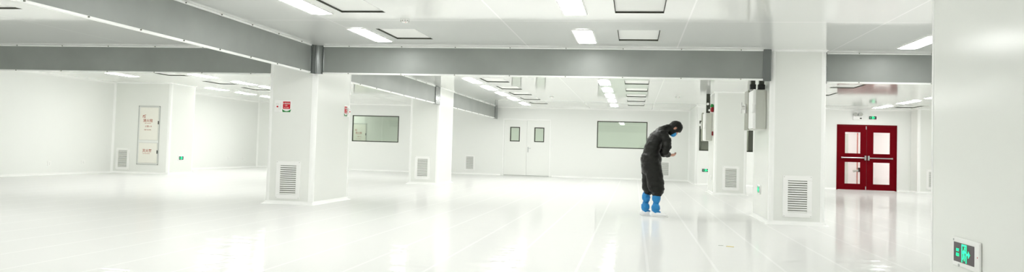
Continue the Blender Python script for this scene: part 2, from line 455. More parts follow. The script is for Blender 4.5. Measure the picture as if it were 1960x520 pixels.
for i, yy in enumerate((22.05, 24.3, 26.75)):
    lamp(7.7, yy, ['ceiling light peeping out left of the huge near pillar', 'middle ceiling light over the approach to the red door', 'ceiling light nearest the red door'][i], 'ceiling lights over the red door approach')
lamp(3.96, 11.95, 'ceiling light cut by the huge near pillar, before the right smoke curtain', 'right bay ceiling lights')
for yy in (-1.2, 9.05):  # unseen lamps added to brighten the right bay
    for xx in (3.96, 7.7): lamp(xx, yy, 'added ceiling light of the right bay, out of view', 'right bay added hidden ceiling lights')
for yy in (14.4, 19.4): lamp(7.7, yy, 'added ceiling light of the right bay, out of view', 'right bay added hidden ceiling lights')  # further unseen lamps added for the right bay's brightness
for yy in (25.3,): lamp(-7.45, yy, 'added ceiling light hidden behind the deeper left pillar', 'added hidden lights behind the pillars')  # unseen lamp added to brighten the back wall
for yy in (26.0, 28.4): lamp(-11.03, yy, 'added ceiling light of the left bay, hidden behind the alarm-notice pillar', 'added hidden lights behind the pillars')  # unseen lamps put here to lift the far left end
for yy in (24.0, 26.4): lamp(4.1, yy, 'added ceiling light hidden behind the electrical cabinet pillar', 'added hidden lights behind the pillars')  # unseen lamps added to light the nearer back wall
for yy in (14.4, 16.9): lamp(3.96, yy, 'added ceiling light of the right bay, hidden behind the right smoke curtain', 'right bay added ceiling lights behind the curtain')  # unseen lamps behind the right curtain, added for overall brightness
for yy in (14.4, 19.4, 24.3):  # unseen far right lamps, added for overall brightness
    lamp(11.4, yy, 'added ceiling light of the right bay, out of view', 'right bay added hidden ceiling lights')
for xx, yy in [(-12.9, 34.2), (-9.2, 33.6), (-4.8, 33.4), (-2.0, 33.2), (0.6, 33.2)]:  # unseen lamps added to set how bright the panes look
    lamp(xx, yy, 'added unseen ceiling light of the room behind the back wall glass', 'added lights of the room behind the glass')
lamp(4.3, 30.9, 'added unseen ceiling light of the dim room behind the dark window', 'added lights of the room behind the glass')  # unseen lamp added so the dark pane turns grey
for yy in (29.6, 31.2, 32.8):
    lamp(7.7, yy, 'ceiling light of the corridor behind the red door', 'corridor lights')

# ------------------------------------------------------------------ recessed ceiling filters
def make_filter():
    t = thing('ceiling_filter', 'x', 'ceiling filter panel', (0, 0, H))
    mb = MB()
    for x0, x1, y0, y1 in ((-FX - .004, -FX, -FY, FY), (FX, FX + .004, -FY, FY), (-FX - .004, FX + .004, -FY - .004, -FY), (-FX - .004, FX + .004, FY, FY + .004)):
        mb.box(x0, x1, y0, y1, 0, .05)
    mb.build('recess_frame', M['dark'], t)
    MB().box(-FX + .004, FX - .004, -FY + .004, FY - .004, .022, .05).build('cover_plate', M['plate'], t)
    return t
f0 = make_filter(); cnt = {}
flab = {'mid': ['nearest white ceiling filter panel beside the central lamp row, cut by photo top', 'white ceiling filter panel just before the long smoke curtain, near the central lamps',
                'first white filter panel past the long smoke curtain, central row', 'second white filter panel past the long smoke curtain, central row', 'third white filter panel past the long smoke curtain, central row',
                'fourth white filter panel past the long smoke curtain, central row', 'farthest white filter panel at the back wall, central row'],
        'side': ['white ceiling filter panel left of the smoke detector, cut by photo top', 'white ceiling filter panel between smoke detector and long smoke curtain',
                 'first white filter panel past the long smoke curtain, beside the left pillars', 'second white filter panel past the long smoke curtain, beside the left pillars', 'third white filter panel past the long smoke curtain, beside the left pillars',
                 'fourth white filter panel past the long smoke curtain, beside the left pillars', 'farthest white filter panel above the white double door'],
        'far left': ['ceiling filter panel in the left bay, nearest the hydrant pilaster', 'ceiling filter panel in the left bay, second beyond the smoke curtain', 'ceiling filter panel in the left bay, third beyond the smoke curtain'],
        'near left': ['ceiling filter panel in the near left bay, cut by the left photo edge'],
        'right': ['ceiling filter panel right of the cabinet pillar, just past the smoke curtain', 'ceiling filter panel right of the cabinet pillar, second past the smoke curtain', 'ceiling filter panel beside the lamp nearest the red door']}
first = True
for x, y, k in filters:
    i = cnt.get(k, 0); cnt[k] = i + 1
    fo = f0 if first else dup(f0, (x, y, H)); first = False
    fo.location = (x, y, H); fo['label'] = flab[k][i]; fo['group'] = 'recessed ceiling filter panels'

# ------------------------------------------------------------------ windows
def window(name, w, y, label, glass):
    x0, x1, z0, z1 = w
    t = thing(name, label, 'window', ((x0+x1)/2, y, z0), 0, kind='structure')
    a, h = (x1-x0)/2, z1 - z0
    MB().ring(-a, a, 0, h, .035, -.006, .05).build('frame', M['dark'], t)
    if name == 'window_3': MB().box(a - .15, a - .03, -.006, .05, .0, h).build('side_post', M['dark'], t)
    MB().box(-a + .035, a - .035, .012, .018, .035, h - .035).build('pane', glass, t)
    return t
window('window_1', WIN1, YB, 'wide black framed window between the front and deeper left pillars', M['tint'])
window('window_2', WIN2, YB, 'wide black framed window left of the person', M['tint'])
window('window_3', WIN3, YBR, 'dark window mostly hidden behind the alarm bell pillar', M['smoked'])

# ------------------------------------------------------------------ white double door
t = thing('door_1', 'white double door with two small vision windows in the back wall', 'door', ((D1[0]+D1[1])/2, YB, 0), 0, kind='structure')
a = (D1[1]-D1[0])/2; hd = D1[3]
MB().box(-a, -a+.06, -.02, .1, 0, hd).box(a-.06, a, -.02, .1, 0, hd).box(-a+.06, a-.06, -.02, .1, hd-.06, hd).build('door_frame', M['trim'], t, .006)
for s in (-1, 1):
    x0, x1 = (-a + .063, -.004) if s < 0 else (.004, a - .063)
    vx0, vx1 = ((-.66, -.29) if s < 0 else (.30, .67)); vz0, vz1 = 1.35, 1.9
    mb = MB(); y0, y1 = 0.0, .05; zt = hd - .063
    mb.box(x0, vx0, y0, y1, .03, zt); mb.box(vx1, x1, y0, y1, .03, zt); mb.box(vx0, vx1, y0, y1, .03, vz0); mb.box(vx0, vx1, y0, y1, vz1, zt)
    lf = mb.build('door_leaf', M['door'], t)
    MB().ring(vx0 - .01, vx1 + .01, vz0 - .01, vz1 + .01, .035, -.008, .055).build('window_frame', M['dark'], lf)
    MB().box(vx0, vx1, .02, .026, vz0, vz1).build('pane', M['tint'], lf)
    MB().box(x0, x1, -.004, 0, .008, .032).build('bottom_seal', M['alu'], lf)
    if s > 0:
        mb = MB(); mb.box(.035, .075, -.012, 0, .93, 1.14); mb.cyl((.055, -.01, 1.08), (.055, -.055, 1.08), .011, 10); mb.cyl((.05, -.05, 1.08), (.17, -.05, 1.085), .010, 10)
        mb.build('lever_handle', M['steel'], lf)
        MB().box(.06, .11, -.006, 0, 1.17, 1.22).build('keyhole_plate', M['white'], lf)

# ------------------------------------------------------------------ red double door
t = thing('door_2', 'dark red double door with four glass panes and push bars', 'door', ((D2[0]+D2[1])/2, YBR, 0), 0, kind='structure')
a = (D2[1]-D2[0])/2; hd = D2[3]
MB().box(-a, -a+.035, -.02, .1, 0, hd).box(a-.035, a, -.02, .1, 0, hd).box(-a+.035, a-.035, -.02, .1, hd-.035, hd).build('door_frame', M['red_door'], t, .004)
for s in (-1, 1):
    x0, x1 = (-a + .038, -.006) if s < 0 else (.006, a - .038)
    px0, px1 = (-.70, -.19) if s < 0 else (.20, .74)
    y0, y1 = -.006, .045; zt = hd - .038
    mb = MB(); mb.box(x0, px0, y0, y1, .012, zt); mb.box(px1, x1, y0, y1, .012, zt)
    for z0, z1 in ((.012, .20), (.94, 1.21), (1.94, zt)): mb.box(px0, px1, y0, y1, z0, z1)
    lf = mb.build('door_leaf', M['red_door'], t)
    for z0, z1 in ((.20, .94), (1.21, 1.94)):
        MB().ring(px0 - .012, px1 + .012, z0 - .012, z1 + .012, .024, -.012, -.006).build('glazing_bead', M['red_door'], lf)
        MB().box(px0, px1, .015, .022, z0, z1).build('pane', M['glass'], lf)
    b0, b1 = (x0 + .12, x1 - .07) if s < 0 else (x0 + .07, x1 - .12)
    MB().cyl((b0, -.07, 1.075), (b1, -.07, 1.075), .021, 12).build('push_bar', M['steel'], lf)
    mb = MB()
    xe = x1 - .045 if s < 0 else x0 + .045
    mb.box(xe - .03, xe + .03, -.085, -.006, 1.0, 1.15); xo = b0 if s < 0 else b1
    mb.box(xo - .02, xo + .02, -.08, -.006, 1.05, 1.10)
    mb.build('latch_box', M['steel'], lf, .006)
    for z0 in (.03, 2.03):
        if s < 0: MB().box(x1 - .028, x1 - .002, -.02, -.006, z0, z0 + .1).build('edge_bolt', M['steel'], lf)
# what stands in the corridor behind the glass
t = thing('corridor_pipe', 'thin reddish pipe seen through the red door left panes', 'pipe', (8.15, 31.3, 0))
MB().cyl((0, 0, 0), (0, 0, H - .002), .025, 10).build('pipe', mat('pipe_red', (.5, .2, .17), .5), t)
for z in (.6, 2.0): MB().cyl((0, 0, z), (0, 0, z + .04), .034, 10).build('pipe_clamp', M['steel'], t)
t = thing('wall_bracket', 'dark camera bracket on corridor pipe, seen through lower red door pane', 'bracket', (8.15, 31.26, .56))
MB().box(.02, .12, -.05, .02, 0, .16).build('body', M['black'], t, .01)
MB().cyl((.02, -.02, .05), (-.16, -.05, .03), .03, 10, .05).build('arm_head', M['scuff'], t)
t = thing('corridor_locker', 'pale grey tall panel seen through the red door left panes', 'locker', (8.07, 33.1, 0))
MB().box(-.16, .16, -.2, .2, .06, 2.0).build('body', M['cabinet'], t, .01)
MB().box(-.15, .15, -.212, -.2, .10, 1.96).build('door', M['cabinet'], t, .004)
MB().box(-.14, .14, -.18, .18, 0, .06).build('plinth', M['cabinet_door'], t)

# ------------------------------------------------------------------ louvred wall vents
def make_vent():
    t = thing('wall_vent', 'x', 'vent', (0, 0, 0))
    wv, hv, bd = .435, .64, .075
    MB().ring(-wv/2, wv/2, 0, hv, bd, -.018, -.001).build('frame', M['white'], t, .004)
    MB().box(-wv/2 + bd, wv/2 - bd, -.004, -.001, bd, hv - bd).build('backing', M['vent_back'], t)
    mb = MB(); n = 14
    for i in range(n):
        z = bd + (hv - 2*bd) * (i + .5) / n; d = (hv - 2*bd) / n * .20
        mb.prism([(-.016, z - d), (-.005, z + d), (-.005, z + d - .004), (-.016, z - d - .008)], 0, -wv/2 + bd, wv/2 - bd)
    mb.build('louvre_slats', M['white'], t)
    for x in (-wv/2 + .02, wv/2 - .02):
        for z in (.02, hv - .02): MB().cyl((x, -.018, z), (x, -.021, z), .006, 8).build('screw', M['alu'], t)
    return t
v0 = make_vent(); first = True
for (x, y, z, rz, lb) in [
    (-5.80, Y1, .09, 0, 'louvred vent low on the front of the alarm-notice pillar'),
    (2.50, Y1, .115, 0, 'louvred vent on the front of the electrical cabinet pillar'),
    (2.515, Y2, .12, 0, 'louvred vent on the front of the alarm bell pillar'),
    (-5.805, Y2, .13, 0, 'louvred vent on the deeper left pillar front'),
    (-15.05, 21.93, .1, 0, 'louvred vent left of the fire hydrant cabinet'),
    (-6.43, YB, .125, 0, 'louvred vent in the back wall left of the white double door'),
    (1.16, YB, .12, 0, 'louvred vent in the back wall, partly behind the person'),
    (9.50, 27.55, .12, 0, 'louvred vent right of the red double door, cut by the near pillar')]:
    vo = v0 if first else dup(v0, (x, y, z)); first = False
    vo.location = (x, y, z); vo.rotation_euler = (0, 0, rz); vo['label'] = lb; vo['group'] = 'louvred wall vents'

# ------------------------------------------------------------------ exit signs
def make_exit(wd, hg, right=True, shift=0.0):
    t = thing('exit_sign', 'x', 'exit sign', (0, 0, 0))
    b = wd * .115
    MB().box(-wd/2 - shift, wd/2 - shift, -.018, -.001, 0, hg).build('housing', M['white'], t, .008)
    sw, sh = wd/2 - b, hg/2 - hg*.17; zc = hg/2
    MB().box(-sw, sw, -.0195, -.0178, zc - sh, zc + sh).build('screen', M['screen'], t)
    y0, y1 = -.0212, -.0194
    k = sh
    # door frame symbol
    mb = MB(); dx = .02 * wd
    dw = k * .62; th = k * .17
    mb.box(dx - dw, dx - dw + th, y0, y1, zc - k*.92, zc + k*.92); mb.box(dx + dw - th, dx + dw, y0, y1, zc - k*.92, zc + k*.92)
    mb.box(dx - dw + th, dx + dw - th, y0, y1, zc + k*.92 - th, zc + k*.92)
    mb.build('door_symbol', M['glow'], t)
    # running figure
    mb = MB()
    def limb(pts, wdt):
        for (xa, za), (xb, zb) in zip(pts, pts[1:]):
            d = Vector((xb - xa, zb - za)); nrm = Vector((-d.y, d.x)).normalized() * wdt * k / 2
            xa2, xb2, za2, zb2 = dx + xa*k, dx + xb*k, zc + za*k, zc + zb*k
            mb.prism([(xa2 + nrm.x, za2 + nrm.y), (xb2 + nrm.x, zb2 + nrm.y), (xb2 - nrm.x, zb2 - nrm.y), (xa2 - nrm.x, za2 - nrm.y)], 1, y0, y1)
    sg = 1 if right else -1
    mb.prism([(dx + sg*k*.16 + k*.12*math.cos(q), zc + k*.56 + k*.12*math.sin(q)) for q in [2*PI*i/12 for i in range(12)]], 1, y0, y1)
    limb([(sg*.08, .40), (sg*-.04, -.08)], .26)
    limb([(sg*-.04, -.05), (sg*.18, -.36), (sg*.05, -.72)], .14)
    limb([(sg*-.06, -.05), (sg*-.14, -.42), (sg*-.36, -.60)], .14)
    limb([(sg*.10, .36), (sg*.28, .12), (sg*.40, .20)], .10)
    limb([(sg*.04, .36), (sg*-.22, .22), (sg*-.30, -.02)], .10)
    mb.build('running_figure', M['glow'], t)
    # arrow
    mb = MB(); ax = dx + sg * (dw + k*.08)
    L = (sw - abs(dx)) - dw - k*.1; L = min(L, k*.75)
    mb.prism([(ax, zc - k*.10), (ax + sg*L*.5, zc - k*.10), (ax + sg*L*.5, zc + k*.10), (ax, zc + k*.10)], 1, y0, y1)
    mb.prism([(ax + sg*L*.45, zc - k*.36), (ax + sg*L, zc), (ax + sg*L*.45, zc + k*.36)], 1, y0, y1)
    mb.build('arrow', M['glow'], t)
    tx = (-sg) * (sw + dw - sg*dx) / 2
    text_mesh('lettering', 'EXIT', k*.42, M['glow'], t, (tx, -.0204, zc + k*.22), sx=.85)
    text_mesh('lettering', '出口', k*.40, M['glow'], t, (tx, -.0204, zc - k*.28))
    MB().cyl((-wd*.40, -.018, hg*.90), (-wd*.40, -.021, hg*.90), hg*.035, 8).build('screw', M['steel'], t)
    MB().cyl((-wd*.18, -.018, hg*.06), (-wd*.18, -.024, hg*.06), hg*.045, 8).build('test_button', M['steel'], t)
    MB().cyl((wd*.44 - shift, -.018, hg*.5), (wd*.44 - shift, -.020, hg*.5), hg*.02, 8).build('indicator_lamp', M['red'], t)
    return t
e = make_exit(.41, .185, shift=-.022); e.location = (XR0, 5.442, .375); e.rotation_euler = (0, 0, -PI/2); tag(e, 'lit green exit sign on the huge near pillar', group='lit green exit signs')
e1 = make_exit(.31, .155)
e1.location = (-13.577, 22.58, .405); e1.rotation_euler = (0, 0, PI/2); tag(e1, 'small green exit sign right of the fire hydrant cabinet', group='lit green exit signs')
dup(e1, (2.43, YBR, .42), 0, 'small green exit sign on back wall, left of the alarm bell pillar', 'lit green exit signs')
dup(e1, (XR0, 13.9, .41), -PI/2, 'pale green exit sign low on the cabinet pillar side', 'lit green exit signs')
dup(e1, (7.84, YBR, 2.345), 0, 'green exit sign above the red double door', 'lit green exit signs')

# ------------------------------------------------------------------ fire hydrant cabinet
def hydrant(x, y, label, z0=.27, z1=2.01):
    t = thing('fire_hydrant_cabinet', label, 'fire cabinet', (x, y, 0))
    a = .345
    MB().box(-a + .01, a - .01, -.006, -.001, z0 + .01, z1 - .01).build('body', M['pillar'], t)
    MB().ring(-a, a, z0, z1, .014, -.016, -.001).build('frame', M['alu'], t)
    for sx in (-1, 1):
        for z in (z0 + .012, z1 - .012): MB().cyl((sx*(a - .012), -.016, z), (sx*(a - .012), -.021, z), .012, 8).build('corner_screw', M['bolt'], t)
    for (q0, q1, nm) in ((1.0, z1 - .045, 'upper'), (z0 + .05, .915, 'lower')):
        d = MB().box(-a + .055, a - .045, -.018, -.006, q0, q1).build('door', M['hydrant'], t, .003)
        MB().ring(-a + .05, a - .04, q0 - .006, q1 + .006, .006, -.010, -.0055).build('door_edge', M['alu'], d)
        zc = q0 + (q1 - q0) * (.54 if nm == 'upper' else .56)
        MB().box(a - .05, a - .022, -.032, -.016, zc - .05, zc + .05).build('handle', M['black'], d, .004)
        if nm == 'upper':
            mb = MB(); yy0, yy1 = -.0196, -.0178     # small flame-and-hose badge
            mb.prism([(-.20, 1.73), (-.10, 1.75), (-.10, 1.735), (-.18, 1.715), (-.185, 1.66), (-.20, 1.66)], 1, yy0, yy1)
            mb.box(-.165, -.11, yy0, yy1, 1.69, 1.70); mb.box(-.165, -.11, yy0, yy1, 1.665, 1.675); mb.box(-.145, -.132, yy0, yy1, 1.65, 1.71)
            mb.build('badge', M['text_red'], d)
            text_mesh('lettering', '消火栓', .105, M['text_red'], d, (-.03, -.0188, 1.57), offset=.0015)
            text_mesh('lettering', 'FIRE HYDRANT', .03, M['text_red'], d, (-.03, -.0188, 1.495))
            text_mesh('lettering', '火警119', .062, M['text_red'], d, (-.01, -.0188, 1.40))
            text_mesh('lettering', 'FIRE ALARM', .042, M['text_red'], d, (-.03, -.0188, 1.30))
        else:
            text_mesh('lettering', '灭火器', .10, M['text_red'], d, (-.02, -.0188, .68), offset=.0015)
            text_mesh('lettering', 'EXTINGUISHER', .032, M['text_red'], d, (-.04, -.0188, .60))
    return t
hydrant(-14.245, 21.93, 'tall white fire hydrant cabinet with red writing on the left pilaster')
hydrant(-12.42, 35.2, 'fire hydrant cabinet in the room behind, seen through the left window')
for i, x in enumerate((-11.35, -10.45)):
    mb = MB(); mb.box(x - .03, x + .03, 35.185, 35.2, 0, H); struct('trim_%d' % (8 + i), mb, M['trim'])

# ------------------------------------------------------------------ alarm notices on the front left pillar
def alarm_notice(loc, rz, label, flip):
    t = thing('alarm_notice', label, 'sign', loc, rz, 'red and green alarm notices')
    s = -1 if flip else 1
    MB().box(-.15, .15, -.01, -.001, 0, .215).build('board', M['white'], t, .003)
    x0, x1 = sorted((s*.005, s*.135))
    MB().box(x0, x1, -.0125, -.0098, .065, .19).build('red_panel', M['red'], t)
    text_mesh('lettering', '火警按钮', .030, M['white'], t, (s*.067, -.0135, .155))
    text_mesh('lettering', '119', .034, M['white'], t, (s*.058, -.0135, .118))
    text_mesh('lettering', 'FIRE ALARM', .017, M['white'], t, (s*.066, -.0135, .085))
    mb = MB(); n = 12; cx = s*.07; w2 = .08
    top = [(cx - w2 + 2*w2*i/n, .060 - .034*math.sin(PI*i/n)) for i in range(n + 1)]
    mb.prism(top + [(cx + w2*.85, .010), (cx - w2*.85, .010)], 1, -.0125, -.0098)
    mb.build('green_band', M['green'], t)
    bx = -s*.085
    MB().box(bx - .05, bx + .05, -.03, -.0098, .05, .17).build('call_box', M['white'], t, .006)
    MB().cyl((bx, -.03, .10), (bx, -.038, .10), .014, 12).build('call_button', M['red'], t)
    MB().box(bx - .03, bx + .03, -.0318, -.0298, .14, .146).build('slot', M['alu'], t)
    return t
alarm_notice((-5.945, Y1, 1.55), 0, 'alarm notice on the front of the left pillar', False)
alarm_notice((XL1, 14.44, 1.555), PI/2, 'narrow looking alarm notice on the right side of the left pillar', True)

# ------------------------------------------------------------------ electrical cabinets on the right pillars
def ecabinet(y0, y1, z0, z1, label):
    t = thing('electrical_cabinet', label, 'electrical cabinet', (XR0, (y0+y1)/2, z0), 0, 'grey electrical cabinets on pillar sides')
    d = .195; a = (y1 - y0)/2; h = z1 - z0
    MB().box(-d, -.002, -a, a, 0, h).build('body', M['cabinet'], t, .008)
    MB().box(-d - .018, -d - .001, -a + .012, a*.02, .012, h - .012).build('door', M['white'], t, .006)
    dr = MB().box(-d - .024, -d - .001, a*.05, a - .01, .0, h + .03).build('door', M['cabinet_door'], t, .006)
    MB().box(-d - .012, -d + .03, -a - .012, -a + .012, .0, h + .005).build('edge_strip', M['white'], t, .004)
    mb = MB(); yc = a*.55
    mb.box(-d - .05, -d - .02, yc - .05, yc + .05, h*.45, h*.70); mb.cyl((-d - .05, yc, h*.60), (-d - .10, yc, h*.60), .035, 12); mb.box(-d - .11, -d - .09, yc - .02, yc + .02, h*.44, h*.74)
    mb.build('rotary_handle', M['white'], dr, .006)
    mb = MB(); mb.box(-d - .03, -d + .02, -a - .035, -a - .012, h*.40, h*.62); mb.cyl((-d + .0, -a - .03, h*.62), (-d - .02, -a - .045, h*.40), .022, 10)
    mb.build('hasp', M['white'], t, .004)
    MB().box(-.055, -.012, -a - .004, -a, .02, h - .02).build('side_flange', M['cabinet'], t, .002)
    return t
ecabinet(13.3, 14.25, 1.475, 2.105, 'grey electrical cabinet on the side of the nearer right pillar')
ecabinet(22.35, 23.3, 1.42, 2.17, 'grey electrical cabinet on the alarm bell pillar')
for x, z, lb in ((XR0 - .20, 2.113, 'left black cable sleeve standing on the nearer electrical cabinet'), (XR0 - .066, 2.113, 'right black cable sleeve standing on the nearer electrical cabinet')):
    t = thing('cable_sleeve', lb, 'cable sleeve', (x, 13.42, z), 0, 'black cable sleeves')
    wv = .05 if x < XR0 - .1 else .058
    MB().box(-wv, wv*.9, -.05, .05, 0, .085).build('sleeve', M['black'], t, .008)
    MB().box(-wv*.7, wv*.7, -.04, .04, .085, .2).build('cable', M['dark'], t, .01)
t = thing('cable_tray', 'dark vertical cable tray above the alarm bell pillar cabinet', 'cable tray', (XR0 - .1, 22.5, 2.18))
MB().box(-.055, .045, -.05, .05, 0, .515).build('tray', M['dark'], t, .006)
MB().cyl((-.02, -.05, .24), (-.02, -.075, .24), .035, 12).build('gland', M['white'], t)
MB().cyl((.02, -.055, .07), (.02, -.075, .07), .028, 12).build('gland', M['white'], t)
t = thing('alarm_bell', 'red alarm bell high on the pillar beside the cable tray', 'alarm bell', (XR0, 22.05, 2.18))
MB().box(-.07, -.001, -.09, .09, 0, .13).build('body', M['dark_red'], t, .02)
MB().cyl((-.07, 0, .065), (-.085, 0, .065), .045, 16, .035).build('sounder', M['dark_red'], t)
MB().lathe((-.045, 0, .13), [(.045, 0), (.045, .05), (.03, .08), (.0, .09)], 14).build('beacon', M['green'], t, smooth=True)
t = thing('manual_call_point', 'small dark red call point below the alarm bell', 'alarm button', (XR0, 22.1, 1.555))
MB().box(-.035, -.001, -.07, .07, 0, .11).build('body', M['dark_red'], t, .008)
MB().box(-.039, -.0345, -.035, .035, .025, .08).build('press_glass', M['black'], t)

# ------------------------------------------------------------------ sockets, twin lamp, detectors
def make_socket():
    t = thing('wall_socket', 'x', 'socket', (0, 0, 0))
    MB().box(-.065, .065, -.012, -.001, -.065, .065).build('plate', M['white'], t, .006)
    MB().box(-.03, .03, -.0155, -.0115, -.04, .04).build('insert', M['trim'], t, .003)
    mb = MB()
    for x, z in ((-.012, .018), (.012, .018), (-.014, -.016), (.014, -.016), (0, -.026)): mb.box(x - .0025, x + .0025, -.0162, -.0154, z - .007, z + .007)
    mb.build('pin_holes', M['dark'], t)
    return t
s0 = make_socket(); first = True
for (x, y, z, rz, lb) in [(XLW, 19.33, .31, PI/2, 'white wall socket on left wall, farther from the louvred vent'), (XLW, 20.67, .33, PI/2, 'white wall socket on left wall, closer to the louvred vent'),
                          (XLW, 28.9, .37, PI/2, 'white wall socket past the hydrant pilaster, the nearer of two'), (XLW, 30.1, .36, PI/2, 'white wall socket past the hydrant pilaster, nearest the back corner'),
                          (XR0, 22.35, .42, -PI/2, 'white wall socket on the alarm bell pillar side')]:
    so = s0 if first else dup(s0, (x, y, z)); first = False
    so.location = (x, y, z); so.rotation_euler = (0, 0, rz); so['label'] = lb; so['group'] = 'white wall sockets'
t = thing('emergency_light', 'white twin-head emergency light above the red door', 'emergency light', (7.36, YBR, 2.345))
MB().box(-.15, .15, -.06, -.001, 0, .13).build('body', M['white'], t, .01)
for x in (-.085, .085):
    hd = MB().cyl((x, -.02, .185), (x, -.085, .18), .06, 16, .068).build('lamp_head', M['alu'], t)
    MB().cyl((x, -.0851, .18), (x, -.088, .18), .055, 16).build('lens', M['scuff'], hd)
    MB().cyl((x, -.03, .12), (x, -.03, .15), .015, 8).build('swivel', M['black'], t)
MB().box(.06, .12, -.063, -.0595, .03, .07).build('indicator_panel', M['dark'], t)
MB().box(-.12, .03, -.062, -.0595, .03, .036).build('slot', M['alu'], t)
def make_detector():
    t = thing('smoke_detector', 'x', 'smoke detector', (0, 0, H))
    MB().lathe((0, 0, 0), [(0, -.012), (.062, -.012), (.062, -.001), (0, -.001)], 24).build('base', M['white'], t)
    MB().lathe((0, 0, 0), [(0, -.05), (.03, -.05), (.045, -.042), (.054, -.025), (.056, -.012), (0, -.012)], 24).build('chamber', M['white'], t, smooth=True)
    mb = MB()
    for i in range(10):
        q = 2*PI*i/10; mb.cyl((.050*math.cos(q), .050*math.sin(q), -.040), (.055*math.cos(q), .055*math.sin(q), -.022), .006, 6)
    mb.build('chamber_slots', M['scuff'], t)
    MB().cyl((.02, -.03, -.049), (.02, -.03, -.053), .006, 8).build('indicator_lamp', M['red'], t)
    return t
d0 = make_detector(); d0.location = (-3.0, 10.1, H); tag(d0, 'round white smoke detector between the filter panels before the smoke curtain', group='smoke detectors')
dup(d0, (1.2, 23.6, H), 0, 'round white smoke detector beyond the long smoke curtain, above the person', 'smoke detectors')
dup(d0, (-2.55, 24.6, H), 0, 'faint round smoke detector over the white double door approach', 'smoke detectors')

# scraps lying on the floor
t = MB().prism([(1.06, 9.50), (1.14, 9.46), (1.15, 9.50), (1.08, 9.55)], 2, .0005, .004).build('tape_scrap', M['yellow']); tag(t, 'tiny yellow tape scrap on the floor before the right pillars', 'scrap')
t = MB().prism([(.98, 9.56), (1.03, 9.55), (1.04, 9.575), (.99, 9.59)], 2, .0005, .003).build('paper_scrap', M['scuff']); tag(t, 'tiny grey scrap on the floor beside the yellow one', 'scrap')

# ------------------------------------------------------------------ the person
def tube(mb, rings, n=20, lateral=Vector((0, 1, 0))):
    """rings [(centre, a, b)]: a along the bend normal, b along the lateral axis; rounded ends"""
    C = [Vector(r[0]) for r in rings]; k = len(C)
    tang = [(C[min(i+1, k-1)] - C[max(i-1, 0)]).normalized() for i in range(k)]
    L = []
    for i in range(k):
        lat = (lateral - tang[i] * lateral.dot(tang[i])).normalized(); nr = tang[i].cross(lat)
        L.append((C[i], rings[i][1], rings[i][2], lat, nr))
    def cap(e, sgn):
        c, a, b, lat, nr = L[e]; tt = tang[e] * sgn; out = []
        h = min(a, b)
        for q in (.35, .7, 1.05, 1.35): out.append((c + tt*h*math.sin(q)*.9, a*math.cos(q), b*math.cos(q), lat, nr))
        return out
    full = list(reversed(cap(0, -1))) + L + cap(k-1, 1)
    vs = [c + lat*b*math.sin(2*PI*j/n) + nr*a*math.cos(2*PI*j/n) for c, a, b, lat, nr in full for j in range(n)]
    K = len(full)
    fs = [(i*n+j, i*n+(j+1) % n, (i+1)*n+(j+1) % n, (i+1)*n+j) for i in range(K-1) for j in range(n)]
    fs += [tuple(range(n-1, -1, -1)), tuple((K-1)*n + j for j in range(n))]
    mb.add(vs, fs)
def ellipsoid(mb, c, ax, n=20, k=14):
    """ax: three scaled axis vectors"""
    c = Vector(c)
    vs = []
    for i in range(k + 1):
        th = PI * (i + .02 if i == 0 else (i - .02 if i == k else i)) / k
        for j in range(n):
            ph = 2*PI*j/n
            vs.append(c + ax[0]*math.sin(th)*math.cos(ph) + ax[1]*math.sin(th)*math.sin(ph) + ax[2]*math.cos(th))
    fs = [(i*n+j, i*n+(j+1) % n, (i+1)*n+(j+1) % n, (i+1)*n+j) for i in range(k) for j in range(n)]
    fs += [tuple(range(n)), tuple(k*n + j for j in reversed(range(n)))]
    mb.add(vs, fs)
def fuse(name, mb, m, parent, voxel=.012, smooth=4, wrinkle=None, cut=None, solid=0.0):
    me = bpy.data.meshes.new(name); me.from_pydata(mb.v, [], mb.f)
    bm = bmesh.new(); bm.from_mesh(me); bmesh.ops.recalc_face_normals(bm, faces=bm.faces[:]); bm.to_mesh(me); bm.free()
    o = bpy.data.objects.new(name, me); COL.objects.link(o)
    r = o.modifiers.new('remesh', 'REMESH'); r.mode = 'VOXEL'; r.voxel_size = voxel
    s = o.modifiers.new('smooth', 'SMOOTH'); s.iterations = smooth; s.factor = .5
    dg = bpy.context.evaluated_depsgraph_get(); dg.update()
    me2 = bpy.data.meshes.new_from_object(o.evaluated_get(dg))
    o.modifiers.clear(); o.data = me2; bpy.data.meshes.remove(me); me2.name = name
    if wrinkle:
        amp, fr = wrinkle
        nrm = [v.normal.copy() for v in me2.vertices]
        for v, nn in zip(me2.vertices, nrm):
            c = v.co
            q = noise.noise(Vector((c.x*fr + 3, c.y*fr, c.z*fr*1.9))) + .5*noise.noise(Vector((c.x*fr*2.3, c.y*fr*2.3 + 5, c.z*fr*4.5)))
            v.co = c + nn * amp * q
    if cut:
        bm = bmesh.new(); bm.from_mesh(me2)
        bmesh.ops.delete(bm, geom=[v for v in bm.verts if cut(v.co)], context='VERTS'); bm.to_mesh(me2); bm.free()
    for p in me2.polygons: p.use_smooth = True
    me2.materials.clear(); me2.materials.append(m); o.parent = parent
    if solid:
        so = o.modifiers.new('thickness', 'SOLIDIFY'); so.thickness = solid; so.offset = -1
    return o
P = thing('person', 'person in black hooded coverall, blue mask and blue boot covers, head bowed over hands', 'person', (.325, 13.52, 0), R(8.7))
V = Vector
HC = V((.335, 0, 1.455)); HU = V((.88, 0, .47)).normalized(); HF = V((.47, 0, -.88)).normalized(); LAT = V((0, 1, 0))
def hp(u, f, l=0): return HC + HU*u + HF*f + LAT*l
